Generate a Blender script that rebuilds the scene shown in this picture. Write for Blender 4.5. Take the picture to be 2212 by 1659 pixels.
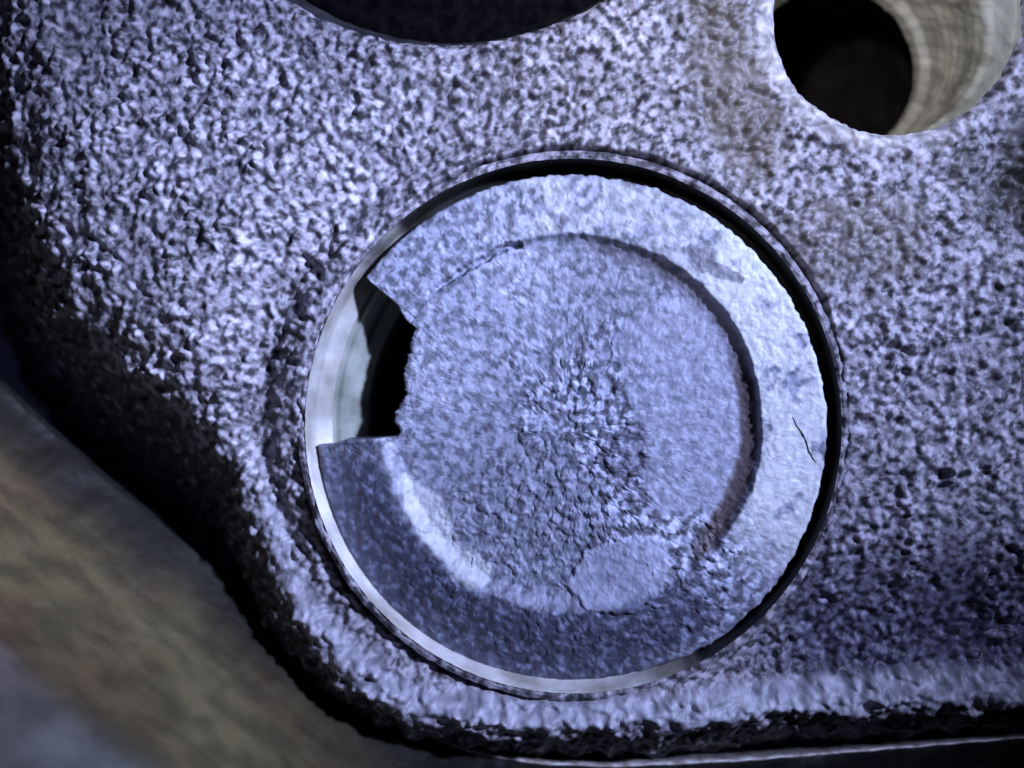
import bpy, math
import numpy as np

# ------------------------------------------------------------------ camera, light, exposure
for o in list(bpy.data.objects):
    bpy.data.objects.remove(o)
sc = bpy.context.scene
COL = sc.collection
PW, PH = 2212.0, 1659.0            # measuring grid used for the layout of the place
K = 4.0e-5                         # metres per grid unit on the valve plane
D = 0.085                          # lens tip to valve plane, metres

cam_d = bpy.data.cameras.new('camera')
cam = bpy.data.objects.new('camera', cam_d)
COL.objects.link(cam)
cam.location = (0, 0, D)
cam_d.sensor_width = 36.0
cam_d.lens = 36.0 * D / (PW * K)
cam_d.clip_start = 0.001
cam_d.clip_end = 5.0
cam_d.dof.use_dof = True
cam_d.dof.focus_distance = D - 0.001
cam_d.dof.aperture_fstop = 14.0
sc.camera = cam

w = bpy.data.worlds.new('World')
sc.world = w
w.use_nodes = True
w.node_tree.nodes['Background'].inputs[0].default_value = (0.22, 0.24, 0.65, 1)
w.node_tree.nodes['Background'].inputs[1].default_value = 0.014

def spot_lamp(name, loc, target, power, size, blend, color, radius):
    d = bpy.data.lights.new(name, 'SPOT')
    d.energy = power
    d.spot_size = math.radians(size)
    d.spot_blend = blend
    d.color = color
    d.shadow_soft_size = radius
    o = bpy.data.objects.new(name, d)
    COL.objects.link(o)
    o.location = loc
    from mathutils import Vector
    o.rotation_euler = (Vector(target) - Vector(loc)).to_track_quat('-Z', 'Y').to_euler()
    return o

spot_lamp('main_spot', (0.135, 0.072, 0.145), (-0.012, 0.004, 0.0), 3.35, 39, 1.0, (0.51, 0.59, 1.0), 0.007)  # stands in for the probe light, moved far aside for its shadows
spot_lamp('fill_spot_left', (0.075, 0.046, 0.085), (-0.023, 0.007, 0.0), 0.80, 24, 1.0, (0.55, 0.63, 1.0), 0.0015)  # added fill to brighten the casting left of the valve
spot_lamp('fill_spot_small', (0.000, 0.034, 0.075), (0.020, 0.040, 0.0), 0.17, 58, 1.0, (0.76, 0.80, 1.0), 0.0015)  # added fill for the plug bore and the top of the casting

sc.view_settings.view_transform = 'Standard'
sc.view_settings.look = 'None'
sc.view_settings.gamma = 1.0
sc.view_settings.exposure = 0.0
sc.view_settings.use_curve_mapping = False

# ------------------------------------------------------------------ numpy noise
def _h(ix, iy, seed):
    n = (ix.astype(np.int64) * 374761393 + iy.astype(np.int64) * 668265263 + seed * 1442695041) & 0x7fffffff
    n = ((n ^ (n >> 13)) * 1274126177) & 0x7fffffff
    n = ((n ^ (n >> 15)) * 2246822519) & 0x7fffffff
    return ((n ^ (n >> 16)) & 0xffffff) / float(0xffffff)

def vnoise(x, y, seed=0):
    """gradient noise, 0..1"""
    ix, iy = np.floor(x), np.floor(y)
    fx, fy = x - ix, y - iy
    ux = fx * fx * fx * (fx * (fx * 6 - 15) + 10)
    uy = fy * fy * fy * (fy * (fy * 6 - 15) + 10)
    def g(ox, oy):
        a = _h(ix + ox, iy + oy, seed) * (2 * math.pi)
        return np.cos(a) * (fx - ox) + np.sin(a) * (fy - oy)
    n = (g(0, 0) * (1 - ux) + g(1, 0) * ux) * (1 - uy) + (g(0, 1) * (1 - ux) + g(1, 1) * ux) * uy
    return np.clip(0.5 + n * 0.85, 0, 1)

def fbm(x, y, seed=0, octv=3):
    s, a, t = 0.0, 1.0, 0.0
    for i in range(octv):
        c_, s_ = math.cos(0.7 * i), math.sin(0.7 * i)
        s = s + a * vnoise((x * c_ - y * s_) * 2 ** i + 17.3 * i, (x * s_ + y * c_) * 2 ** i - 9.1 * i, seed + i)
        t += a
        a *= 0.5
    return s / t

def grains(x, y, seed=0):
    """rounded pebbly relief 0..1: domes round jittered points, deep between them"""
    ix, iy = np.floor(x), np.floor(y)
    f1 = np.full(x.shape, 9.0)
    f2 = np.full(x.shape, 9.0)
    hh = np.zeros(x.shape)
    for dx in (-1, 0, 1):
        for dy in (-1, 0, 1):
            cx, cy = ix + dx, iy + dy
            px = cx + _h(cx, cy, seed)
            py = cy + _h(cx, cy, seed + 51)
            d = (x - px) ** 2 + (y - py) ** 2
            hv = _h(cx, cy, seed + 97)
            m = d < f1
            f2 = np.where(m, f1, np.minimum(f2, d))
            hh = np.where(m, hv, hh)
            f1 = np.where(m, d, f1)
    edge = np.sqrt(f2) - np.sqrt(f1)
    dome = np.clip(1 - f1 * 1.25, 0, 1)
    return dome * (0.30 + 0.70 * hh) * (0.25 + 0.75 * smooth(0.10, 0.40, hh)) * np.clip(edge * 3.0, 0, 1) ** 0.5

def smooth(a, b, x):
    t = np.clip((x - a) / (b - a), 0, 1)
    return t * t * (3 - 2 * t)

def polydist(x, y, pts):
    """signed distance to an open polyline, positive on its left-hand side going along it"""
    best = np.full(x.shape, 1e9)
    sgn = np.zeros(x.shape)
    for (x0, y0), (x1, y1) in zip(pts[:-1], pts[1:]):
        ex, ey = x1 - x0, y1 - y0
        L = ex * ex + ey * ey
        t = np.clip(((x - x0) * ex + (y - y0) * ey) / L, 0, 1)
        qx, qy = x - (x0 + t * ex), y - (y0 + t * ey)
        d = qx * qx + qy * qy
        m = d < best
        best = np.where(m, d, best)
        sgn = np.where(m, np.sign(ex * (y - y0) - ey * (x - x0)), sgn)
    return np.sqrt(best) * sgn

def W(px, py, z=0.0):
    s = (D - z) / D
    return ((px - PW / 2) * K * s, (PH / 2 - py) * K * s)

# ------------------------------------------------------------------ mesh helpers
def mesh_obj(name, verts, quads, mat, parent=None, colors=None, smooth_on=True):
    verts = np.asarray(verts, dtype=np.float32)
    quads = np.asarray(quads, dtype=np.int32)
    me = bpy.data.meshes.new(name)
    n = quads.shape[1]
    me.vertices.add(len(verts))
    me.vertices.foreach_set('co', verts.ravel())
    me.loops.add(quads.size)
    me.loops.foreach_set('vertex_index', quads.ravel())
    me.polygons.add(len(quads))
    me.polygons.foreach_set('loop_start', np.arange(0, quads.size, n, dtype=np.int32))
    if smooth_on:
        me.polygons.foreach_set('use_smooth', np.ones(len(quads), dtype=bool))
    me.update(calc_edges=True)
    if colors is not None:
        at = me.attributes.new('deposit_and_shade', 'FLOAT_COLOR', 'POINT')  # vertex colour: deposits plus painted light and shade
        c = np.ones((len(verts), 4), dtype=np.float32)
        c[:, :3] = colors
        at.data.foreach_set('color', c.ravel())
    me.materials.append(mat)
    o = bpy.data.objects.new(name, me)
    COL.objects.link(o)
    if parent is not None:
        o.parent = parent
    return o

def grid_quads(nu, nv, wrap_u=False):
    """verts indexed [v, u]"""
    u = np.arange(nu if wrap_u else nu - 1)
    v = np.arange(nv - 1)
    U, V = np.meshgrid(u, v)
    U2 = (U + 1) % nu
    return np.stack([V * nu + U, V * nu + U2, (V + 1) * nu + U2, (V + 1) * nu + U], -1).reshape(-1, 4)

def thing(name, label, cat, loc=(0, 0, 0), rot=(0, 0, 0)):
    o = bpy.data.objects.new(name, None)
    o.empty_display_size = 0.005
    COL.objects.link(o)
    o.location = loc
    o.rotation_euler = rot
    o['label'] = label
    o['category'] = cat
    return o

def lathe(name, prof, seg, mat, parent, wob=None, colf=None):
    """prof: list of (r, z); wob(theta, r, z) -> (dr, dz)"""
    prof = np.array(prof)
    th = np.linspace(0, 2 * math.pi, seg, endpoint=False)
    R = np.repeat(prof[:, 0][:, None], seg, 1)
    Z = np.repeat(prof[:, 1][:, None], seg, 1)
    T = np.repeat(th[None, :], len(prof), 0)
    if wob is not None:
        dr, dz = wob(T, R, Z)
        R, Z = R + dr, Z + dz
    V = np.stack([R * np.cos(T), R * np.sin(T), Z], -1).reshape(-1, 3)
    return mesh_obj(name, V, grid_quads(seg, len(prof), True), mat, parent, colors=None if colf is None else colf(V[:, 0], V[:, 1]))

def densify(pts, step):
    out = [pts[0]]
    for a, b in zip(pts[:-1], pts[1:]):
        n = max(1, int(math.hypot(b[0] - a[0], b[1] - a[1]) / step))
        for i in range(1, n + 1):
            out.append((a[0] + (b[0] - a[0]) * i / n, a[1] + (b[1] - a[1]) * i / n))
    return out

# ------------------------------------------------------------------ materials
def mat(name, base, rough=0.6, metal=0.0, var=None, nscale=900.0, bump=0.0, bscale=3000.0,
        attr=False, dist=0.0001, extra=None, rvar=0.0):
    m = bpy.data.materials.new(name)
    m.use_nodes = True
    nt = m.node_tree
    N, L = nt.nodes, nt.links
    b = N['Principled BSDF']
    b.inputs['Roughness'].default_value = rough
    b.inputs['Metallic'].default_value = metal
    tc = N.new('ShaderNodeTexCoord')
    col = None
    if attr:
        a = N.new('ShaderNodeAttribute')
        a.attribute_name = 'deposit_and_shade'
        col = a.outputs['Color']
    if var is not None:
        no = N.new('ShaderNodeTexNoise')
        no.inputs['Scale'].default_value = nscale
        no.inputs['Detail'].default_value = 4
        L.new(tc.outputs['Object'], no.inputs['Vector'])
        r = N.new('ShaderNodeValToRGB')
        r.color_ramp.elements[0].position = 0.36
        r.color_ramp.elements[1].position = 0.64
        r.color_ramp.elements[0].color = (*base, 1)
        r.color_ramp.elements[1].color = (*var, 1)
        L.new(no.outputs['Fac'], r.inputs['Fac'])
        c2 = r.outputs['Color']
        if col is not None:
            mx = N.new('ShaderNodeMix')
            mx.data_type = 'RGBA'
            mx.blend_type = 'MULTIPLY'
            mx.inputs['Factor'].default_value = 1.0
            L.new(col, mx.inputs[6])
            L.new(c2, mx.inputs[7])
            col = mx.outputs[2]
        else:
            col = c2
        if rvar:
            mr = N.new('ShaderNodeMapRange')
            mr.inputs['To Min'].default_value = rough - rvar
            mr.inputs['To Max'].default_value = rough + rvar
            L.new(no.outputs['Fac'], mr.inputs['Value'])
            L.new(mr.outputs['Result'], b.inputs['Roughness'])
    if col is not None:
        L.new(col, b.inputs['Base Color'])
    else:
        b.inputs['Base Color'].default_value = (*base, 1)
    if bump > 0:
        n2 = N.new('ShaderNodeTexNoise')
        n2.inputs['Scale'].default_value = bscale
        n2.inputs['Detail'].default_value = 3
        L.new(tc.outputs['Object'], n2.inputs['Vector'])
        bp = N.new('ShaderNodeBump')
        bp.inputs['Strength'].default_value = bump
        bp.inputs['Distance'].default_value = dist
        L.new(n2.outputs['Fac'], bp.inputs['Height'])
        L.new(bp.outputs['Normal'], b.inputs['Normal'])
    return m

M_cast = mat('cast_aluminium', (0.62, 0.60, 0.60), 0.5, 0.0, var=(0.95, 0.93, 0.92), nscale=700, bump=0.5, bscale=4500, attr=True, dist=0.00012, rvar=0.12)
M_face = mat('burnt_valve_face', (0.74, 0.74, 0.76), 0.55, 0.0, var=(1.0, 1.0, 1.0), nscale=1300, bump=0.5, bscale=3500, attr=True, dist=0.00010)
M_seat = mat('seat_steel', (0.50, 0.48, 0.41), 0.5, 0.0, var=(0.92, 0.91, 0.87), nscale=220, bump=0.12, bscale=5000, attr=True)
M_under = mat('burnt_valve_steel', (0.018, 0.018, 0.022), 0.7, 0.0, var=(0.05, 0.05, 0.055), nscale=600, bump=0.4)
M_port = mat('sooty_port', (0.012, 0.011, 0.011), 0.85, 0.0, var=(0.03, 0.022, 0.018), nscale=300, bump=0.3)
M_soot = mat('carbon_black', (0.0015, 0.0015, 0.002), 0.9, 0.0, var=(0.006, 0.0055, 0.006), nscale=900, bump=0.6)
M_bore = mat('plug_bushing', (0.72, 0.70, 0.64), 0.4, 0.0, var=(0.98, 0.98, 0.95), nscale=330, bump=0.2, bscale=2500, attr=True)
M_seat.node_tree.nodes['Principled BSDF'].inputs['Specular IOR Level'].default_value = 0.12
for mm in (M_soot, M_port):
    mm.node_tree.nodes['Principled BSDF'].inputs['Specular IOR Level'].default_value = 0.03
M_hair = mat('hair_dark', (0.01, 0.01, 0.01), 0.6)

def barrel_material():
    m = mat('rusty_barrel', (0.44, 0.36, 0.24), 0.6, 0.0, var=(0.60, 0.56, 0.38), nscale=100, attr=True, bump=0.3, bscale=900, dist=0.0004)
    return m
M_barrel = barrel_material()
M_lip = mat('machined_lip', (0.9, 0.88, 0.84), 0.4, 0.3, var=(0.35, 0.30, 0.26), nscale=900, bump=0.2, attr=True)

# ------------------------------------------------------------------ layout of the chamber
VC = W(1229, 923)                         # exhaust valve centre
TX, TY = 0.06, 0.02                       # lie of the valve plane: it rises towards upper right
SEAT_R = 0.0231                           # inner lip of the seat
SEAT_OUT = 0.0241
PLUG_PX = (1937, 28)
PLUG_Z = 0.0026
PLUG = W(*PLUG_PX, PLUG_Z)
PLUG_R = 260 * K * (D - PLUG_Z) / D
IN_Z = 0.002
INC = W(965, -606, IN_Z)
IN_R = 684 * K * (D - IN_Z) / D

RIDGE = [W(*p) for p in [(-160, -700), (-60, -100), (-10, 250), (30, 480), (90, 640), (190, 745), (330, 850), (470, 1000), (530, 1150), (622, 1335),
                         (740, 1470), (890, 1553), (1120, 1570), (1400, 1562), (1750, 1540), (2050, 1515), (2300, 1490), (2900, 1440)]]

def base_height(x, y):
    """smooth lie of the casting without grain"""
    dx, dy = x - VC[0], y - VC[1]
    z = TX * dx + TY * dy
    r = np.hypot(dx, dy)
    th = np.arctan2(dy, dx)
    # valley round the raised seat, deepest on the upper-left
    wl = 0.10 + 0.90 * smooth(0.1, 0.8, np.cos(th - math.radians(160)))
    z = z - 0.0026 * wl * smooth(SEAT_OUT - 0.0006, 0.0274, r) * (1 - smooth(0.0270, 0.0345, r))
    # outer chamber rises gently away from the valve
    z = z + np.clip(r - 0.03, 0, 1) ** 2 * 3.0
    # long swelling on the upper left
    z = z + 0.0016 * np.exp(-(((x + 0.026) / 0.012) ** 2 + ((y - 0.010) / 0.016) ** 2))
    return z, r, th

def head_height(x, y):
    z, r, th = base_height(x, y)
    d = polydist(x, y, RIDGE)              # positive = towards the valve
    wob = (fbm(x * 500, y * 500, 71, 3) - 0.5) * 0.0022
    dd = d + wob
    # crest just inside the break, its inner flank turned to the lamp
    lowleft = smooth(0.3, 0.9, np.cos(th - math.radians(225)))
    z = z + (0.0014 + 0.0006 * lowleft + 0.0012 * smooth(0.008, 0.024, x)) * smooth(0.0034, 0.0002, dd) * smooth(-0.030, -0.022, x)
    z = z - 0.0009 * lowleft * smooth(0.0262, 0.0245, r)
    # ground falling off towards the lower right
    z = z - 0.0032 * smooth(-0.012, -0.0235, y) * smooth(0.012, 0.026, x)
    # the casting breaks away steeply outside the ridge; softer to the upper left
    soft = 0.0006 + 0.0022 * smooth(-0.012, -0.030, x)
    out = np.log1p(np.exp(np.clip(-dd / soft, -40, 40))) * soft
    z = z - 1.75 * out
    # hollow on the right-hand side
    hx, hy = W(2150, 395)
    z = z - 0.0022 * np.exp(-(((x - hx) / 0.0022) ** 2 + ((y - hy) / 0.0042) ** 2))
    hx, hy = W(2260, 800)
    z = z - 0.0040 * smooth(0.004, 0.0015, np.hypot((x - hx), (y - hy) * 0.35))
    # grain
    wx = (fbm(x * 420, y * 420, 5, 2) - 0.5) * 0.0006
    wy = (fbm(x * 420, y * 420, 9, 2) - 0.5) * 0.0006
    gx, gy = x + wx, y + wy
    g1 = grains((gx * 0.8 - gy * 0.6) / 0.00095, (gx * 0.6 + gy * 0.8) / 0.00090, 3)
    g2 = grains((gx * 0.5 + gy * 0.866) / 0.00056 + 3.3, (gx * 0.866 - gy * 0.5) / 0.00054, 13)
    g3 = fbm(x / 0.0022, y / 0.0022, 23, 3) - 0.5
    amp = 0.35 + 1.15 * smooth(0.25, 0.75, fbm(x / 0.005, y / 0.005, 31, 3))
    rough_l = 0.82 + 0.18 * smooth(0.0, -0.025, x)
    near = smooth(SEAT_R + 0.0003, SEAT_OUT + 0.0018, r) * 0.7 + 0.3
    z = z + 0.00015
    z = z + amp * rough_l * near * (0.00062 * g1 + 0.00034 * g2 + 0.00042 * g3)
    # scattered deeper pits
    pit = smooth(0.70, 0.80, vnoise(x / 0.0016 + 7, y / 0.0012, 41))
    z = z - 0.00032 * pit
    # joint round the seat insert: the casting drops into a thin groove and ends under the seat land
    wj = np.clip(smooth(0.35, 0.75, np.cos(th - math.radians(72))) + smooth(0.6, 0.9, np.cos(th - math.radians(232))), 0, 1)
    jw = fbm(np.cos(th) * 9 + 20, np.sin(th) * 9, 57, 3) - 0.5
    jn = SEAT_R + 0.0002 + (SEAT_OUT - SEAT_R - 0.0002) * np.clip(wj + 0.9 * jw, 0, 1) + 0.0003 * jw
    zin = TX * (x - VC[0]) + TY * (y - VC[1]) - 0.0022
    wjn = smooth(jn + 0.00014, jn - 0.00026, r)
    z = z * (1 - wjn) + zin * wjn
    # plug hole: lips over
    rp = np.hypot(x - PLUG[0], y - PLUG[1])
    lip = PLUG_R
    flat = smooth(lip + 0.0022, lip, rp)
    z = z * (1 - flat) + (PLUG_Z + 0.75 * (z - PLUG_Z)) * flat
    z = z - 0.0007 * smooth(lip + 0.0007, lip, rp) ** 2
    # intake pocket
    ri = np.hypot(x - INC[0], y - INC[1])
    z = z - 0.0008 * smooth(IN_R + 0.0008, IN_R, ri) ** 2
    return z, r, rp, ri

# ------------------------------------------------------------------ cylinder head
head = thing('engine_cylinder_head', 'rough pebbly grey cast cylinder head around the burnt valve', 'cylinder head', (0, 0, 0))
sp = 2.9 * K
xs = np.arange(W(-420, 0)[0], W(2640, 0)[0], sp)
ys = np.arange(W(0, 2050)[1], W(0, -330)[1], sp)
X, Y = np.meshgrid(xs, ys)
def snap(X, Y, c, rad, amp, seed):           # pull the grid onto the rim of a hole so that its edge is clean
    dx, dy = X - c[0], Y - c[1]
    r0 = np.hypot(dx, dy)
    ri = rad + amp * (fbm(dx / r0 * rad * 700, dy / r0 * rad * 700, seed, 2) - 0.5)
    m = (r0 < ri) & (r0 > ri - 1.45 * sp)
    f = np.where(m, ri / r0, 1.0)
    return c[0] + dx * f, c[1] + dy * f, r0 > ri - 1.45 * sp
X, Y, ok1 = snap(X, Y, PLUG, PLUG_R, 0.0004, 77)
X, Y, ok2 = snap(X, Y, INC, IN_R, 0.0003, 79)
Z, RV_, RP_, RI_ = head_height(X, Y)
cut = (RV_ > SEAT_R + 0.0001) & ok1 & ok2
d_r = polydist(X, Y, RIDGE)
cut &= d_r > -0.020
q = grid_quads(len(xs), len(ys))
cf = cut.ravel()
q = q[cf[q].all(1)]
used = np.unique(q)
remap = np.full(X.size, -1, dtype=np.int64)
remap[used] = np.arange(len(used))
for _ in range(2):                      # cast grain is rounded, not sharp
    Zp = np.pad(Z, 1, mode='edge')
    Zp = (Zp[:-2] + 2 * Zp[1:-1] + Zp[2:]) / 4
    Z = (Zp[:, :-2] + 2 * Zp[:, 1:-1] + Zp[:, 2:]) / 4
# colour of the casting: grey, stains of their own shape, painted light and shade
s1 = fbm(X / 0.009, Y / 0.009, 101, 3)
s2 = fbm(X / 0.0035 + 5, Y / 0.0035, 111, 3)
sx, sy = W(1570, 190)
tan = smooth(0.35, 0.75, np.exp(-(((X - sx + (Y - sy) * 0.25) / 0.0040) ** 2 + ((Y - sy) / 0.012) ** 2)) + 0.8 * (s2 - 0.5))
sx, sy = W(1800, 520)
tan = np.maximum(tan, 0.7 * smooth(0.35, 0.75, np.exp(-(((X - sx) / 0.010) ** 2 + ((Y - sy) / 0.005) ** 2)) + 0.9 * (s2 - 0.5)))
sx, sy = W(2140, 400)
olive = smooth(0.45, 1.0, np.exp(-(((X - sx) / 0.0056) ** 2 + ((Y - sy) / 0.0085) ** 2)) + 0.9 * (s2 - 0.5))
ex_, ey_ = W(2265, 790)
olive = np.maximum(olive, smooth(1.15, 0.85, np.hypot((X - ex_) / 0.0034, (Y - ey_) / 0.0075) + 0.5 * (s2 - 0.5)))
burnt = smooth(-0.0002, -0.0022, d_r + (s2 - 0.5) * 0.004)     # shade on the outer flank painted in, with bright glint specks
c0 = np.stack([0.50 + 0 * X, 0.49 + 0 * X, 0.56 + 0 * X], -1)
shade = (0.62 + 0.72 * (s1 - 0.2) * 0.8 + 0.35 * (s2 - 0.5))[..., None]
spk = fbm(X / 0.00085 + 40, Y / 0.00085, 121, 3)
spk2 = fbm(X / 0.0006 - 40, Y / 0.0006, 127, 2)
shade = shade * (0.14 + 1.16 * smooth(0.36, 0.62, 0.6 * spk + 0.4 * spk2))[..., None]
C = c0 * np.clip(shade, 0.06, 1.3)
C = C * (1 - 0.75 * tan[..., None]) + np.array([0.17, 0.15, 0.12]) * 0.75 * tan[..., None]
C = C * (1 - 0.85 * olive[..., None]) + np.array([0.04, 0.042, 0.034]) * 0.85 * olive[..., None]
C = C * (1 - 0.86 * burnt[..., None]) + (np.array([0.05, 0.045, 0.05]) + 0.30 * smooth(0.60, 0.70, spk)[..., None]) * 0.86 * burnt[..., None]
# light falloff painted into the lower right, lit crest painted pale along the ridge
falloff = smooth(-0.004, -0.022, Y + 0.006 * (s1 - 0.5)) * smooth(0.014, 0.030, X + 0.008 * (s2 - 0.5)) * smooth(0.0018, 0.0034, d_r)
C = C * (1 - 0.70 * falloff[..., None] * np.array([1.0, 1.0, 0.85]))
lit_crest = smooth(0.0032, 0.0016, d_r + 0.0016 * (spk - 0.5)) * smooth(-0.0006, 0.0003, d_r) * np.clip(smooth(0.002, 0.014, X) + 0.8 * smooth(-0.026, -0.020, X), 0, 1)
C = C * (1 - lit_crest[..., None]) + np.array([0.60, 0.62, 0.72]) * (0.35 + 0.9 * spk[..., None]) * lit_crest[..., None]
wear = smooth(0.0022, 0.0004, RP_ - PLUG_R + 0.0024 * (s2 - 0.5)) * smooth(0.2, -0.5, np.cos(np.arctan2(Y - PLUG[1], X - PLUG[0]) - math.radians(35)))
C = C * (1 - 0.75 * wear[..., None]) + np.array([0.62, 0.62, 0.62]) * (0.5 + spk[..., None]) * 0.75 * wear[..., None]
V = np.stack([X, Y, Z], -1).reshape(-1, 3)[used]
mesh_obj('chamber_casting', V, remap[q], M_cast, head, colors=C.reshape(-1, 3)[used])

# frame of the exhaust valve and its seat
from mathutils import Vector
nrm = Vector((-TX, -TY, 1)).normalized()
VROT = Vector((0, 0, 1)).rotation_difference(nrm)

def in_valve_frame(o):
    o.location = (VC[0], VC[1], 0.0)
    o.rotation_mode = 'QUATERNION'
    o.rotation_quaternion = VROT

# seat insert: rough land, machined cone, throat
def land_wob(T, R, Z):
    m = (R > SEAT_R - 1e-5) & (Z > -0.0008)
    n = (fbm(R * np.cos(T) * 750, R * np.sin(T) * 750, 203, 3) - 0.5) * 0.0008
    return np.zeros_like(R), np.where(m, n, 0.0)
def land_col(x, y):
    k_ = 0.20 + 1.0 * smooth(0.34, 0.64, fbm(x / 0.0010, y / 0.0010, 207, 3))
    return np.stack([0.34 * k_, 0.33 * k_, 0.38 * k_], -1)
seat = lathe('valve_seat_land', densify([(0.02385, -0.0025), (0.0239, -0.0005), (0.0238, 0.0), (0.0234, 0.0002), (SEAT_R, 0.0001)], 0.0001), 1200, M_cast, head, land_wob, land_col)
in_valve_frame(seat)
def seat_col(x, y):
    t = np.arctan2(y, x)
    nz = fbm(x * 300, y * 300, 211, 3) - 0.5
    gap_shade = smooth(-0.34, -0.05, np.cos(t - math.radians(35)) + 0.5 * nz)        # shadow in the gap painted onto the wall on the lamp side
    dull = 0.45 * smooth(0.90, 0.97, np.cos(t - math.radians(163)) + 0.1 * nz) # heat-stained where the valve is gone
    k_ = (1 - 0.95 * gap_shade) * (1 - dull) * (0.85 + 0.6 * nz)
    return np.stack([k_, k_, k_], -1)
def cone_wob(T, R, Z):
    return (vnoise(T * 90, Z * 3000, 5) - 0.5) * 0.00006, 0 * Z
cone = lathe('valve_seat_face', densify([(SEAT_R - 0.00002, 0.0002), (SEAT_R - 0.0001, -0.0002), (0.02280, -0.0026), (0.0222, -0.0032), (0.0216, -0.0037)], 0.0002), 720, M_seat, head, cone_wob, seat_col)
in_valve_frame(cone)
M_throat = mat('seat_throat', (0.13, 0.145, 0.115), 0.6, 0.0, var=(0.28, 0.30, 0.26), nscale=260, bump=0.3)
throat = lathe('valve_seat_throat', densify([(0.0216, -0.0037), (0.0214, -0.0041), (0.0211, -0.0039), (0.0201, -0.0043), (0.0199, -0.0046), (0.0185, -0.0053), (0.0183, -0.0065)], 0.0003), 720, M_throat, head)
in_valve_frame(throat)
port = lathe('exhaust_port', [(0.0183, -0.0065), (0.0186, -0.0120), (0.0185, -0.025), (0.016, -0.040), (0.009, -0.048), (0.0005, -0.050)], 96, M_port, head)
in_valve_frame(port)

# spark plug bore: threaded bushing leaning away from the lens, dark chamber behind
pax = Vector((-0.02, -0.04, 1.0)).normalized()
PROT = Vector((0, 0, 1)).rotation_difference(pax)
prof = [(PLUG_R + 0.0012, -0.0012), (PLUG_R + 0.0004, -0.0013), (PLUG_R + 0.0002, -0.0020), (PLUG_R, -0.0042), (PLUG_R - 0.0003, -0.0046)]
zz = -0.0048
rr = PLUG_R - 0.0004
while zz > -0.0165:
    prof += [(rr, zz), (rr - 0.00005, zz - 0.0004), (rr - 0.00005, zz - 0.0007), (rr + 0.00001, zz - 0.0011)]
    zz -= 0.0016
prof += [(rr - 0.0009, zz), (rr - 0.0010, zz - 0.0012)]
def plug_wob(T, R, Z):
    return (fbm(np.cos(T) * 6 + 9, np.sin(T) * 6 + Z * 500, 61, 3) - 0.5) * 0.0004, Z * 0
prof = densify(prof, 0.0002)
def bore_col(x, y):
    zc = np.repeat(np.array(prof)[:, 1][:, None], 480, 1).ravel()
    t = np.arctan2(y, x)
    nz = fbm(np.cos(t) * 5 + 30, np.sin(t) * 5 + zc * 260, 63, 3) - 0.5
    stv = fbm(np.cos(t) * 9 + 30, np.sin(t) * 9 + zc * 420, 65, 3) - 0.5
    zz_ = zc + 0.006 * nz
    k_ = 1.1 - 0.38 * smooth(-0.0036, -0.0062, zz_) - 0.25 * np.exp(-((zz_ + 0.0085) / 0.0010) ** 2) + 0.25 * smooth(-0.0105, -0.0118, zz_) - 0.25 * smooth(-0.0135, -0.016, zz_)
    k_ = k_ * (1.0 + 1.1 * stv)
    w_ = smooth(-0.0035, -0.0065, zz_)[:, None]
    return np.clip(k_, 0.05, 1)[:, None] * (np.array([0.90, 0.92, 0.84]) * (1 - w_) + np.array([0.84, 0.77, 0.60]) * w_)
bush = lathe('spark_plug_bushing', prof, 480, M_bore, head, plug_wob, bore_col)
bush.location = (PLUG[0], PLUG[1], PLUG_Z)
bush.rotation_mode = 'QUATERNION'
bush.rotation_quaternion = PROT
re_ = rr - 0.0010
cav = lathe('spark_plug_well', [(re_, zz - 0.0012), (re_ + 0.004, zz - 0.0016), (re_ + 0.004, zz - 0.022), (0.0004, zz - 0.023)], 96, M_port, head)
cav.location = bush.location
cav.rotation_mode = 'QUATERNION'
cav.rotation_quaternion = PROT

# intake pocket and throat wall
pk = lathe('intake_valve_seat', [(IN_R + 0.0002, 0.0002), (IN_R - 0.0002, -0.0006), (IN_R - 0.0006, -0.0030), (IN_R - 0.0030, -0.0055), (IN_R - 0.004, -0.012)], 360, M_under, head)
pk.location = (INC[0], INC[1], base_height(np.array([INC[0]]), np.array([INC[1] - IN_R]))[0][0] - 0.0010)

# ------------------------------------------------------------------ intake valve (only its lower edge is in view)
iv = thing('intake_valve', 'soot-black intake valve, only its curved lower edge showing at the top', 'engine valve',
           (INC[0], INC[1], pk.location.z - 0.0042))
def iv_wob(T, R, Z):
    return 0 * R, (fbm(R * np.cos(T) * 900, R * np.sin(T) * 900, 303, 3) - 0.5) * 0.0005
lathe('valve_disc', densify([(0.0003, -0.0008), (IN_R * 0.6, -0.0006), (IN_R - 0.0022, 0.0), (IN_R - 0.0017, -0.0002), (IN_R - 0.0016, -0.0016), (IN_R - 0.006, -0.0046), (0.006, -0.012), (0.0045, -0.016)], 0.0006), 360, M_soot, iv, iv_wob)
lathe('valve_stem', [(0.0045, -0.016), (0.0045, -0.055), (0.0003, -0.0555)], 48, M_soot, iv)

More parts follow.
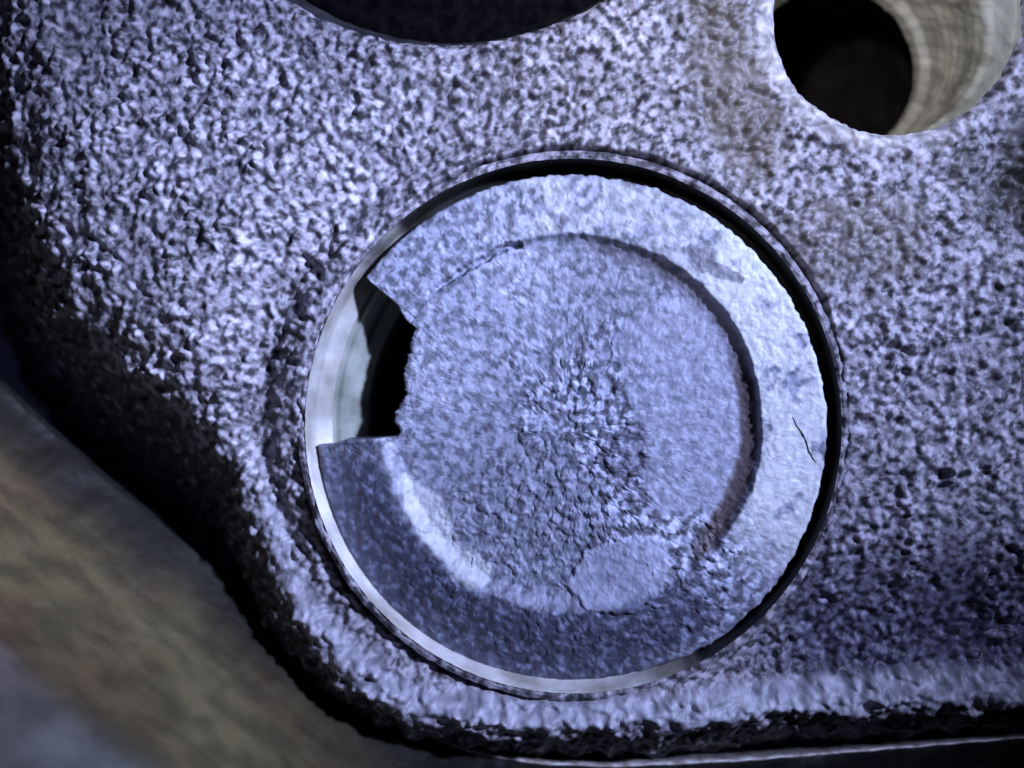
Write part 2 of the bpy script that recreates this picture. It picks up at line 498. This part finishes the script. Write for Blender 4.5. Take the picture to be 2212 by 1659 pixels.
# ------------------------------------------------------------------ exhaust valve
ev = thing('exhaust_valve', 'burnt exhaust valve with crusted face and a ragged piece missing at its edge', 'engine valve')
in_valve_frame(ev)
ev.location = (VC[0] - 4 * K, VC[1] - 12 * K, -TX * 4 * K - TY * 12 * K)
RV = 0.0224
ZTOP = -0.0005
cx, cy = 1225.0, 935.0
notch_px = [(792, 605), (830, 630), (853, 656), (869, 687), (884, 690), (893, 704), (890, 722), (880, 740), (882, 762), (870, 790), (867, 815), (868, 832), (874, 852),
            (862, 872), (846, 892), (848, 918), (857, 932), (850, 945), (800, 950), (735, 953), (699, 965)]
nt_, nr_ = [], []
for px, py in notch_px:
    t = math.degrees(math.atan2(cy - py, px - cx)) % 360
    r_ = math.hypot(px - cx, py - cy) * K
    if nt_ and t <= nt_[-1] + 0.08:
        t = nt_[-1] + 0.08
    nt_.append(t)
    nr_.append(r_)
th_list = np.unique(np.concatenate([np.arange(0, 360, 0.26), np.arange(143.0, 187.0, 0.05), np.array(nt_)]))
th_list = th_list[np.concatenate([[True], np.diff(th_list) > 0.015])]
TH = np.radians(th_list)
nT = len(TH)
rag = 0.00022 * (fbm(np.cos(TH) * 16 + 40, np.sin(TH) * 16 + 40, 401, 3) - 0.5) * 2
rag = rag + 0.00010 * (vnoise(np.cos(TH) * 38 + 80, np.sin(TH) * 38 + 40, 403) - 0.5) * 2
rag *= 0.08 + 0.92 * smooth(-0.3, 0.3, np.cos(TH - math.radians(20)))
Rout = RV + rag
inn = (th_list >= nt_[0]) & (th_list <= nt_[-1])
Rn = np.interp(th_list, nt_, nr_) + 0.00022 * (fbm(th_list * 0.45, th_list * 0 + 3, 407, 2) - 0.5) * 2
Rout = np.where(inn, np.minimum(Rn, RV), Rout)

NR = 200
tt = np.linspace(0.0006, 1.0, NR)
Tg, THg = np.meshgrid(tt, TH, indexing='ij')
RC = 0.60 * RV
Rg = np.where(Tg < 0.58, RC * Tg / 0.58, RC + (Rout[None, :] - RC) * (Tg - 0.58) / 0.42)
xg, yg = Rg * np.cos(THg), Rg * np.sin(THg)

def uv(px, py):                        # grid units to valve-plane metres
    return ((px - cx) * K, (cy - py) * K)

def blob(px, py, rx, ry, rot=0.0, nz=0.35, seed=0, fr=900.0):
    bx, by = uv(px, py)
    c_, s_ = math.cos(math.radians(rot)), math.sin(math.radians(rot))
    ex, ey = xg - bx, yg - by
    a = (ex * c_ + ey * s_) / (rx * K)
    b = (-ex * s_ + ey * c_) / (ry * K)
    return np.hypot(a, b) + nz * (fbm(xg * fr, yg * fr, seed, 3) - 0.5) * 2

def inpoly(pts, soft, seed):
    P = [uv(*p) for p in pts]
    P = P + [P[0]]
    d = polydist(xg, yg, P)
    # winding by ray test
    ins = np.zeros(xg.shape, bool)
    for (x0, y0), (x1, y1) in zip(P[:-1], P[1:]):
        c_ = ((y0 > yg) != (y1 > yg))
        with np.errstate(divide='ignore', invalid='ignore'):
            xi = (x1 - x0) * (yg - y0) / (y1 - y0 + 1e-15) + x0
        ins ^= c_ & (xg < xi)
    sd = np.where(ins, np.abs(d), -np.abs(d)) + (fbm(xg * 1100, yg * 1100, seed, 3) - 0.5) * 0.0007
    return smooth(-soft, soft, sd)

deg = np.degrees(THg) % 360
def angw(c, half, soft):
    d = np.abs((deg - c + 180) % 360 - 180)
    return 1 - smooth(half, half + soft, d)

rn = Rg / RV
low = angw(238, 42, 30)                # lower-left sector of the rim is eroded
rim_r = angw(30, 60, 35)
n_lo = fbm(xg * 260, yg * 260, 421, 3) - 0.5
stp = 0.730 + 0.030 * np.sin(THg) + 0.012 * np.cos(THg) + 0.02 * n_lo + 0.012 * (fbm(xg * 900, yg * 900, 423, 2) - 0.5)
step_d = 0.00055 + 0.0009 * angw(30, 55, 40) + 0.0009 * angw(235, 40, 30) - 0.00035 * angw(150, 30, 25)
step_d = 0.0009 + (step_d - 0.0009) * smooth(0.25, 0.68, rn)
zf = np.zeros_like(rn)
wd = 0.030 + 0.03 * low + 0.045 * angw(30, 55, 40)
wu = np.clip((rn - (stp - wd)) / (wd + 0.008), 0, 1)
wall = (0.35 * wu ** 2 + 0.65 * wu ** 5) * (1 - low) + low * wu * wu * (3 - 2 * wu)
zf = -step_d * (1 - wall)
zf += 0.0004 * (1 - wall) * (rn / 0.72) ** 2                     # dished centre
fall = 0.0005 + 0.0011 * low + 0.0004 * angw(300, 40, 30) - 0.0003 * angw(30, 60, 40)
zf -= fall * smooth(stp + 0.0, 1.0, rn) ** 1.2 * wall
# surface textures
wxv = (fbm(xg * 700, yg * 700, 425, 2) - 0.5) * 0.0012
wyv = (fbm(xg * 700, yg * 700, 427, 2) - 0.5) * 0.0012
gr = grains(((xg + wxv) * 0.8 - (yg + wyv) * 0.6) / 0.00105, ((xg + wxv) * 0.6 + (yg + wyv) * 0.8) / 0.0010, 431)
gr2 = grains(((xg + wyv) * 0.5 + (yg + wxv) * 0.866) / 0.00065 + 4, ((xg + wyv) * 0.866 - (yg + wxv) * 0.5) / 0.00065, 433)
fine = fbm(xg / 0.0009, yg / 0.0009, 437, 3) - 0.5
crust = smooth(1.35, 0.55, blob(1300, 1010, 190, 290, -12, 0.6, 441, 420))
crust = np.maximum(crust, 0.75 * smooth(1.3, 0.6, blob(1150, 1150, 210, 150, 0, 0.6, 443, 420)))
crust = np.maximum(crust, 0.8 * smooth(1.1, 0.8, blob(1480, 1210, 130, 110, 0, 0.4, 445, 420)))
crust = np.maximum(crust, 0.35 * low * smooth(0.70, 0.78, rn))
crust = np.maximum(crust, 0.55 * angw(275, 40, 25) * smooth(0.66, 0.74, rn))
crust = np.maximum(crust, 0.20 * smooth(0.74, 0.80, rn) * angw(100, 60, 30))
flake = inpoly([(1262, 1195), (1330, 1178), (1395, 1158), (1440, 1175), (1446, 1235), (1425, 1290), (1360, 1330), (1270, 1322), (1225, 1275)], 0.00016, 451)
slab = inpoly([(1330, 720), (1480, 610), (1600, 680), (1655, 840), (1650, 980), (1612, 1068), (1520, 1108), (1430, 1118), (1392, 1060), (1400, 960), (1350, 860)], 0.0003, 453)
crust = crust * (1 - 0.9 * flake) * (1 - 0.85 * slab)
crust = crust * smooth(1.0, 0.955, rn)
zf += crust * (0.00032 * gr + 0.00018 * gr2 + 0.00024 * fine) + (1 - crust) * (0.00016 * fine + 0.00008 * gr2)
zf += 0.00036 * flake + 0.00016 * slab * (1 - smooth(0.60, 0.68, rn))
# crack-like lip of the dish on the upper left
cr = polydist(xg, yg, [uv(940, 618), uv(975, 600), uv(1010, 575), uv(1050, 555), uv(1085, 532), uv(1120, 527)])
crw = np.abs(cr + (fbm(xg * 1200, yg * 1200, 461, 2) - 0.5) * 0.0005)
zf -= 0.0010 * smooth(0.00042, 0.00010, crw)
# round the outer edge over
edge = np.clip((Rout[None, :] - Rg) / 0.00045, 0, 1)
zf -= 0.00035 * (1 - np.sqrt(np.clip(1 - (1 - edge) ** 2, 0, 1)))

# colours of the deposits, with light and shade of rim and dish painted in
base = np.array([0.335, 0.355, 0.45])
Cv = np.ones(xg.shape + (3,)) * base
mott = (0.78 + 0.5 * (fbm(xg * 480, yg * 480, 471, 3) - 0.25))[..., None]
spk = fbm(xg / 0.0009 + 40, yg / 0.0009, 521, 3)
mott = mott * (0.55 + 0.68 * smooth(0.34, 0.60, spk))[..., None]
flat_ = np.clip(flake + 0.8 * slab, 0, 1)[..., None]
mott = mott * (1 - 0.7 * flat_) + 0.95 * 0.7 * flat_
Cv = Cv * np.clip(mott, 0.35, 1.3)
pale_n = fbm(xg * 330, yg * 330, 473, 4)
pale = angw(14, 30, 26) * smooth(stp - 0.005, stp + 0.02, rn) * smooth(0.30, 0.42, pale_n)
pale = np.maximum(pale, 0.35 * angw(70, 26, 22) * smooth(stp, stp + 0.02, rn) * smooth(0.42, 0.52, pale_n))
pale = np.maximum(pale, 0.75 * smooth(1.05, 0.8, blob(925, 1130, 40, 120, 30, 0.5, 475, 500)))  # lit lower-left step of the dish, its bright strip painted in
pale = np.maximum(pale, 0.75 * smooth(1.05, 0.8, blob(1015, 1235, 40, 55, 35, 0.5, 477, 500)))
Cv *= (1 - 0.18 * crust * smooth(0.62, 0.42, fbm(xg / 0.0012, yg / 0.0012, 525, 3)))[..., None]
Cv *= (1 + 0.38 * flake + 0.24 * slab)[..., None]
Cv *= (1 + crust * (1.1 * smooth(0.46, 0.60, spk) - 0.22) * (1 - low))[..., None]
Cv = Cv * (1 - pale[..., None]) + np.array([0.70, 0.73, 0.74]) * pale[..., None]
dark = 0.85 * low * smooth(stp - 0.02, stp + 0.05, rn) * smooth(0.20, 0.42, fbm(xg * 300, yg * 300, 481, 3) + 0.08)  # soot plus painted shade on the rim turned away from the lamp
dark = np.maximum(dark, 0.8 * angw(275, 28, 20) * smooth(stp - 0.03, stp + 0.02, rn) * smooth(1.0, 0.90, rn))
step_shadow = angw(22, 48, 30) * smooth(stp - 0.075, stp - 0.03, rn + 0.02 * n_lo) * (1 - smooth(stp - 0.015, stp + 0.004, rn))  # shadow inside the dish step painted into the colour
brown = 0.85 * angw(350, 26, 14) * smooth(stp - 0.085, stp - 0.06, rn) * (1 - smooth(stp - 0.015, stp, rn))  # browner part of the same painted step shadow
Cv = Cv * (1 - dark[..., None]) + (np.array([0.05, 0.055, 0.095]) * (0.5 + spk[..., None]) + np.array([0.12, 0.13, 0.20]) * smooth(0.56, 0.70, spk)[..., None]) * dark[..., None]
Cv = Cv * (1 - 0.45 * step_shadow[..., None]) + np.array([0.15, 0.12, 0.14]) * 0.45 * step_shadow[..., None]
Cv = Cv * (1 - brown[..., None]) + np.array([0.10, 0.065, 0.06]) * brown[..., None]
spot = smooth(1.05, 0.85, blob(1515, 560, 34, 28, 0, 0.3, 491)) + smooth(1.05, 0.85, blob(1560, 590, 45, 16, -25, 0.4, 493)) + smooth(1.05, 0.85, blob(1355, 385, 17, 24, 0, 0.4, 495)) \
    + 0.6 * smooth(1.05, 0.85, blob(1420, 590, 40, 22, 0, 0.5, 497))
spot = np.clip(spot, 0, 1)[..., None] * 0.8
Cv = Cv * (1 - spot) + np.array([0.14, 0.14, 0.18]) * spot
dk = smooth(1.0, 0.7, blob(1360, 985, 60, 75, 0, 0.6, 499, 700))[..., None] * 0.55
Cv = Cv * (1 - dk) + np.array([0.12, 0.12, 0.17]) * dk

zf += ZTOP
Vf = np.stack([xg, yg, zf], -1).reshape(-1, 3)
mesh_obj('valve_face', Vf, np.flip(grid_quads(nT, NR, True), 1)[:, ::1][:, ::-1], M_face, ev, colors=Cv.reshape(-1, 3))

# margin / broken wall and underside down to the stem
zedge = zf[-1]
rows = []
Rm = np.minimum(Rout, RV)
zb = np.minimum(zedge - 0.0009, -0.0018)
notch_w = np.clip((RV - Rout) / 0.004, 0, 1)
zb = zb - 0.0014 * notch_w
for k_, f in enumerate(np.linspace(0, 1, 8)):
    jag = 0.0007 * (vnoise(th_list * 0.4, th_list * 0 + k_ * 1.7, 511) - 0.5) * notch_w * (1 if 0 < k_ else 0)
    rows.append((Rm - 0.00005 * (k_ > 0) + jag, zedge + (zb - zedge) * f))
for (rf, zu) in [(0.80, -0.0050), (0.55, -0.0072), (0.35, -0.0100), (0.22, -0.0150), (0.19, -0.0200)]:
    rr_ = np.minimum(Rm * (rf + 0.0), RV * rf)
    rows.append((rr_, np.full(nT, zu)))
Rr = np.array([a for a, b in rows])
Zr = np.array([b for a, b in rows])
Vm = np.stack([Rr * np.cos(TH)[None], Rr * np.sin(TH)[None], Zr], -1).reshape(-1, 3)
mesh_obj('valve_margin', Vm, grid_quads(nT, len(rows), True), M_under, ev)
lathe('valve_stem', [(RV * 0.19, -0.0200), (0.0042, -0.024), (0.0042, -0.060), (0.0003, -0.0605)], 48, M_under, ev)

# ------------------------------------------------------------------ cylinder barrel in the foreground
barrel = thing('cylinder_barrel', 'brown stained cylinder barrel wall, blurred, below the dark flank of the head', 'cylinder barrel')
rim_px = [(-700, 240), (-420, 470), (-200, 650), (0, 832), (220, 1030), (450, 1215), (700, 1405), (880, 1545), (985, 1610), (1150, 1640), (1320, 1647), (1600, 1634), (1900, 1610), (2212, 1584), (2600, 1550), (3100, 1500)]
rp = densify(rim_px, 9.0)
rp = np.array(rp, float)
for _ in range(30):                     # soften the bends
    rp[1:-1] = 0.5 * rp[1:-1] + 0.25 * (rp[:-2] + rp[2:])
tn = np.gradient(rp, axis=0)
tn /= np.linalg.norm(tn, axis=1)[:, None]
on = np.stack([-tn[:, 1], tn[:, 0]], 1)              # outward in grid units (y down)
s = smooth(600, 1100, rp[:, 0])                       # 0 on the lower left, 1 along the bottom
zr = -0.0105 * (1 - s) - 0.0065 * s
def sweep(rows_):
    vs = []
    for off, dz in rows_:
        z = zr + dz
        p = rp + on * off[:, None]
        sc_ = (D - z) / D
        vs.append(np.stack([(p[:, 0] - PW / 2) * K * sc_, (PH / 2 - p[:, 1]) * K * sc_, z], -1))
    return np.array(vs)
n = len(rp)
one = np.ones(n)
lipw = (1 + 7 * s) * (0.85 + 0.5 * fbm(rp[:, 0] / 60, rp[:, 1] / 60, 601, 2))
jit = 3.0 * (fbm(rp[:, 0] / 40, rp[:, 1] / 40, 603, 3) - 0.5)
r_lip = [(one * -10 + jit, -0.004 * one), (0 * one + jit, -0.0003 * one), (1.5 * one + jit, 0.0 * one), (lipw + jit, 0.0006 * one), (lipw + 2 + jit, 0.0005 * one)]
Vl = sweep(r_lip)
Cl = np.ones(Vl.shape) * (0.06 + 0.94 * smooth(850, 1000, rp[:, 0]))[None, :, None]  # unlit lip at the lower left darkened in the colour
mesh_obj('barrel_lip', Vl.reshape(-1, 3), grid_quads(n, len(r_lip)), M_lip, barrel, colors=Cl.reshape(-1, 3))
r_wall = []
for i in range(60):
    f = i / 59.0
    r_wall.append((lipw + 2 + jit * (1 - f) + f * (760 + 60 * s), 0.0005 + f * (0.036 * (1 - s) + 0.036 * s) + 0 * one))
Vw = sweep(r_wall)
ww = (fbm(Vw[..., 0] * 160, Vw[..., 1] * 160, 611, 3) - 0.5) * 0.0016 + (fbm(Vw[..., 0] * 900, Vw[..., 1] * 900, 613, 3) - 0.5) * 0.0005
ww[0] = 0
Vw[..., 2] += ww
fr = np.linspace(0, 1, 60)[:, None] + 0.10 * (fbm(Vw[..., 0] * 150, Vw[..., 1] * 150, 617, 3) - 0.5)
rim_dark = 1 - smooth(0.04, 0.26, fr)                     # dark band at the very top of the bore
blue = smooth(0.52, 0.62, fr)                           # bluish highlight towards the corner, painted in
Cb = np.ones(Vw.shape) * np.array([0.20, 0.175, 0.11])
Cb = Cb * (1 - blue[..., None]) + np.array([0.20, 0.22, 0.27]) * blue[..., None]
bx_, by_ = Vw[..., 0], Vw[..., 1]
strk = fbm((bx_ * 0.8 - by_ * 0.6) * 200, (bx_ * 0.6 + by_ * 0.8) * 1400, 619, 3)
Cb = Cb * (0.68 + 0.55 * smooth(0.3, 0.7, strk))[..., None]
red = smooth(0.45, 0.65, fbm(bx_ * 120 + 9, by_ * 120, 621, 2)) * smooth(-0.026, -0.034, bx_)
Cb = Cb * (1 - red[..., None] * np.array([0.0, 0.12, 0.12]))
Cb = Cb * (1 - rim_dark[..., None]) + np.array([0.02, 0.018, 0.016]) * rim_dark[..., None]
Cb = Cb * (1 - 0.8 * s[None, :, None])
mesh_obj('barrel_wall', Vw.reshape(-1, 3), grid_quads(n, 60), M_barrel, barrel, colors=Cb.reshape(-1, 3))

# ------------------------------------------------------------------ hair and splinter
def zface(px, py):
    x0, y0 = uv(px, py)
    i = np.argmin((xg - x0) ** 2 + (yg - y0) ** 2)
    v = Vector((x0, y0, zf.ravel()[i] + 0.00003))
    return VROT @ v + ev.location

def fibre(name, pts, rad, label, cat):
    P = np.array(pts)
    m = len(P)
    seg = 6
    a = np.linspace(0, 2 * math.pi, seg, endpoint=False)
    t = np.gradient(P, axis=0)
    t /= np.linalg.norm(t, axis=1)[:, None]
    s1_ = np.cross(t, np.array([0, 0, 1.0]))
    s1_ /= np.linalg.norm(s1_, axis=1)[:, None]
    s2_ = np.cross(s1_, t)
    rr2 = rad * np.sin(np.linspace(0.25, math.pi - 0.25, m)) ** 0.5
    V_ = P[:, None, :] + rr2[:, None, None] * (np.cos(a)[None, :, None] * s1_[:, None, :] + np.sin(a)[None, :, None] * s2_[:, None, :])
    o = mesh_obj(name, V_.reshape(-1, 3), grid_quads(seg, m, True), M_hair)
    o['label'] = label
    o['category'] = cat
    return o

hp = densify([(1708, 900), (1716, 918), (1730, 937), (1738, 955), (1744, 975), (1752, 988), (1760, 999)], 5)
fibre('hair', [tuple(zface(*p)) for p in hp], 0.00006, 'short thin dark hair lying on the pale right rim of the burnt valve', 'hair')
sp_pts = []
for py in np.linspace(506, 526, 6):
    px = 634 - (py - 506) * 0.12
    zz_ = 0.0
    for _ in range(3):
        x0, y0 = W(px, py, zz_)
        zz_ = float(head_height(np.array([x0]), np.array([y0]))[0][0]) + 0.00008
    x0, y0 = W(px, py, zz_)
    sp_pts.append((x0, y0, zz_))
zmax = max(p[2] for p in sp_pts)
sp_pts = [(a, b, 0.5 * c + 0.5 * zmax) for a, b, c in sp_pts]
fibre('splinter', sp_pts, 0.00010, 'tiny black splinter on the bright pebbly casting, upper left of the burnt valve', 'splinter')
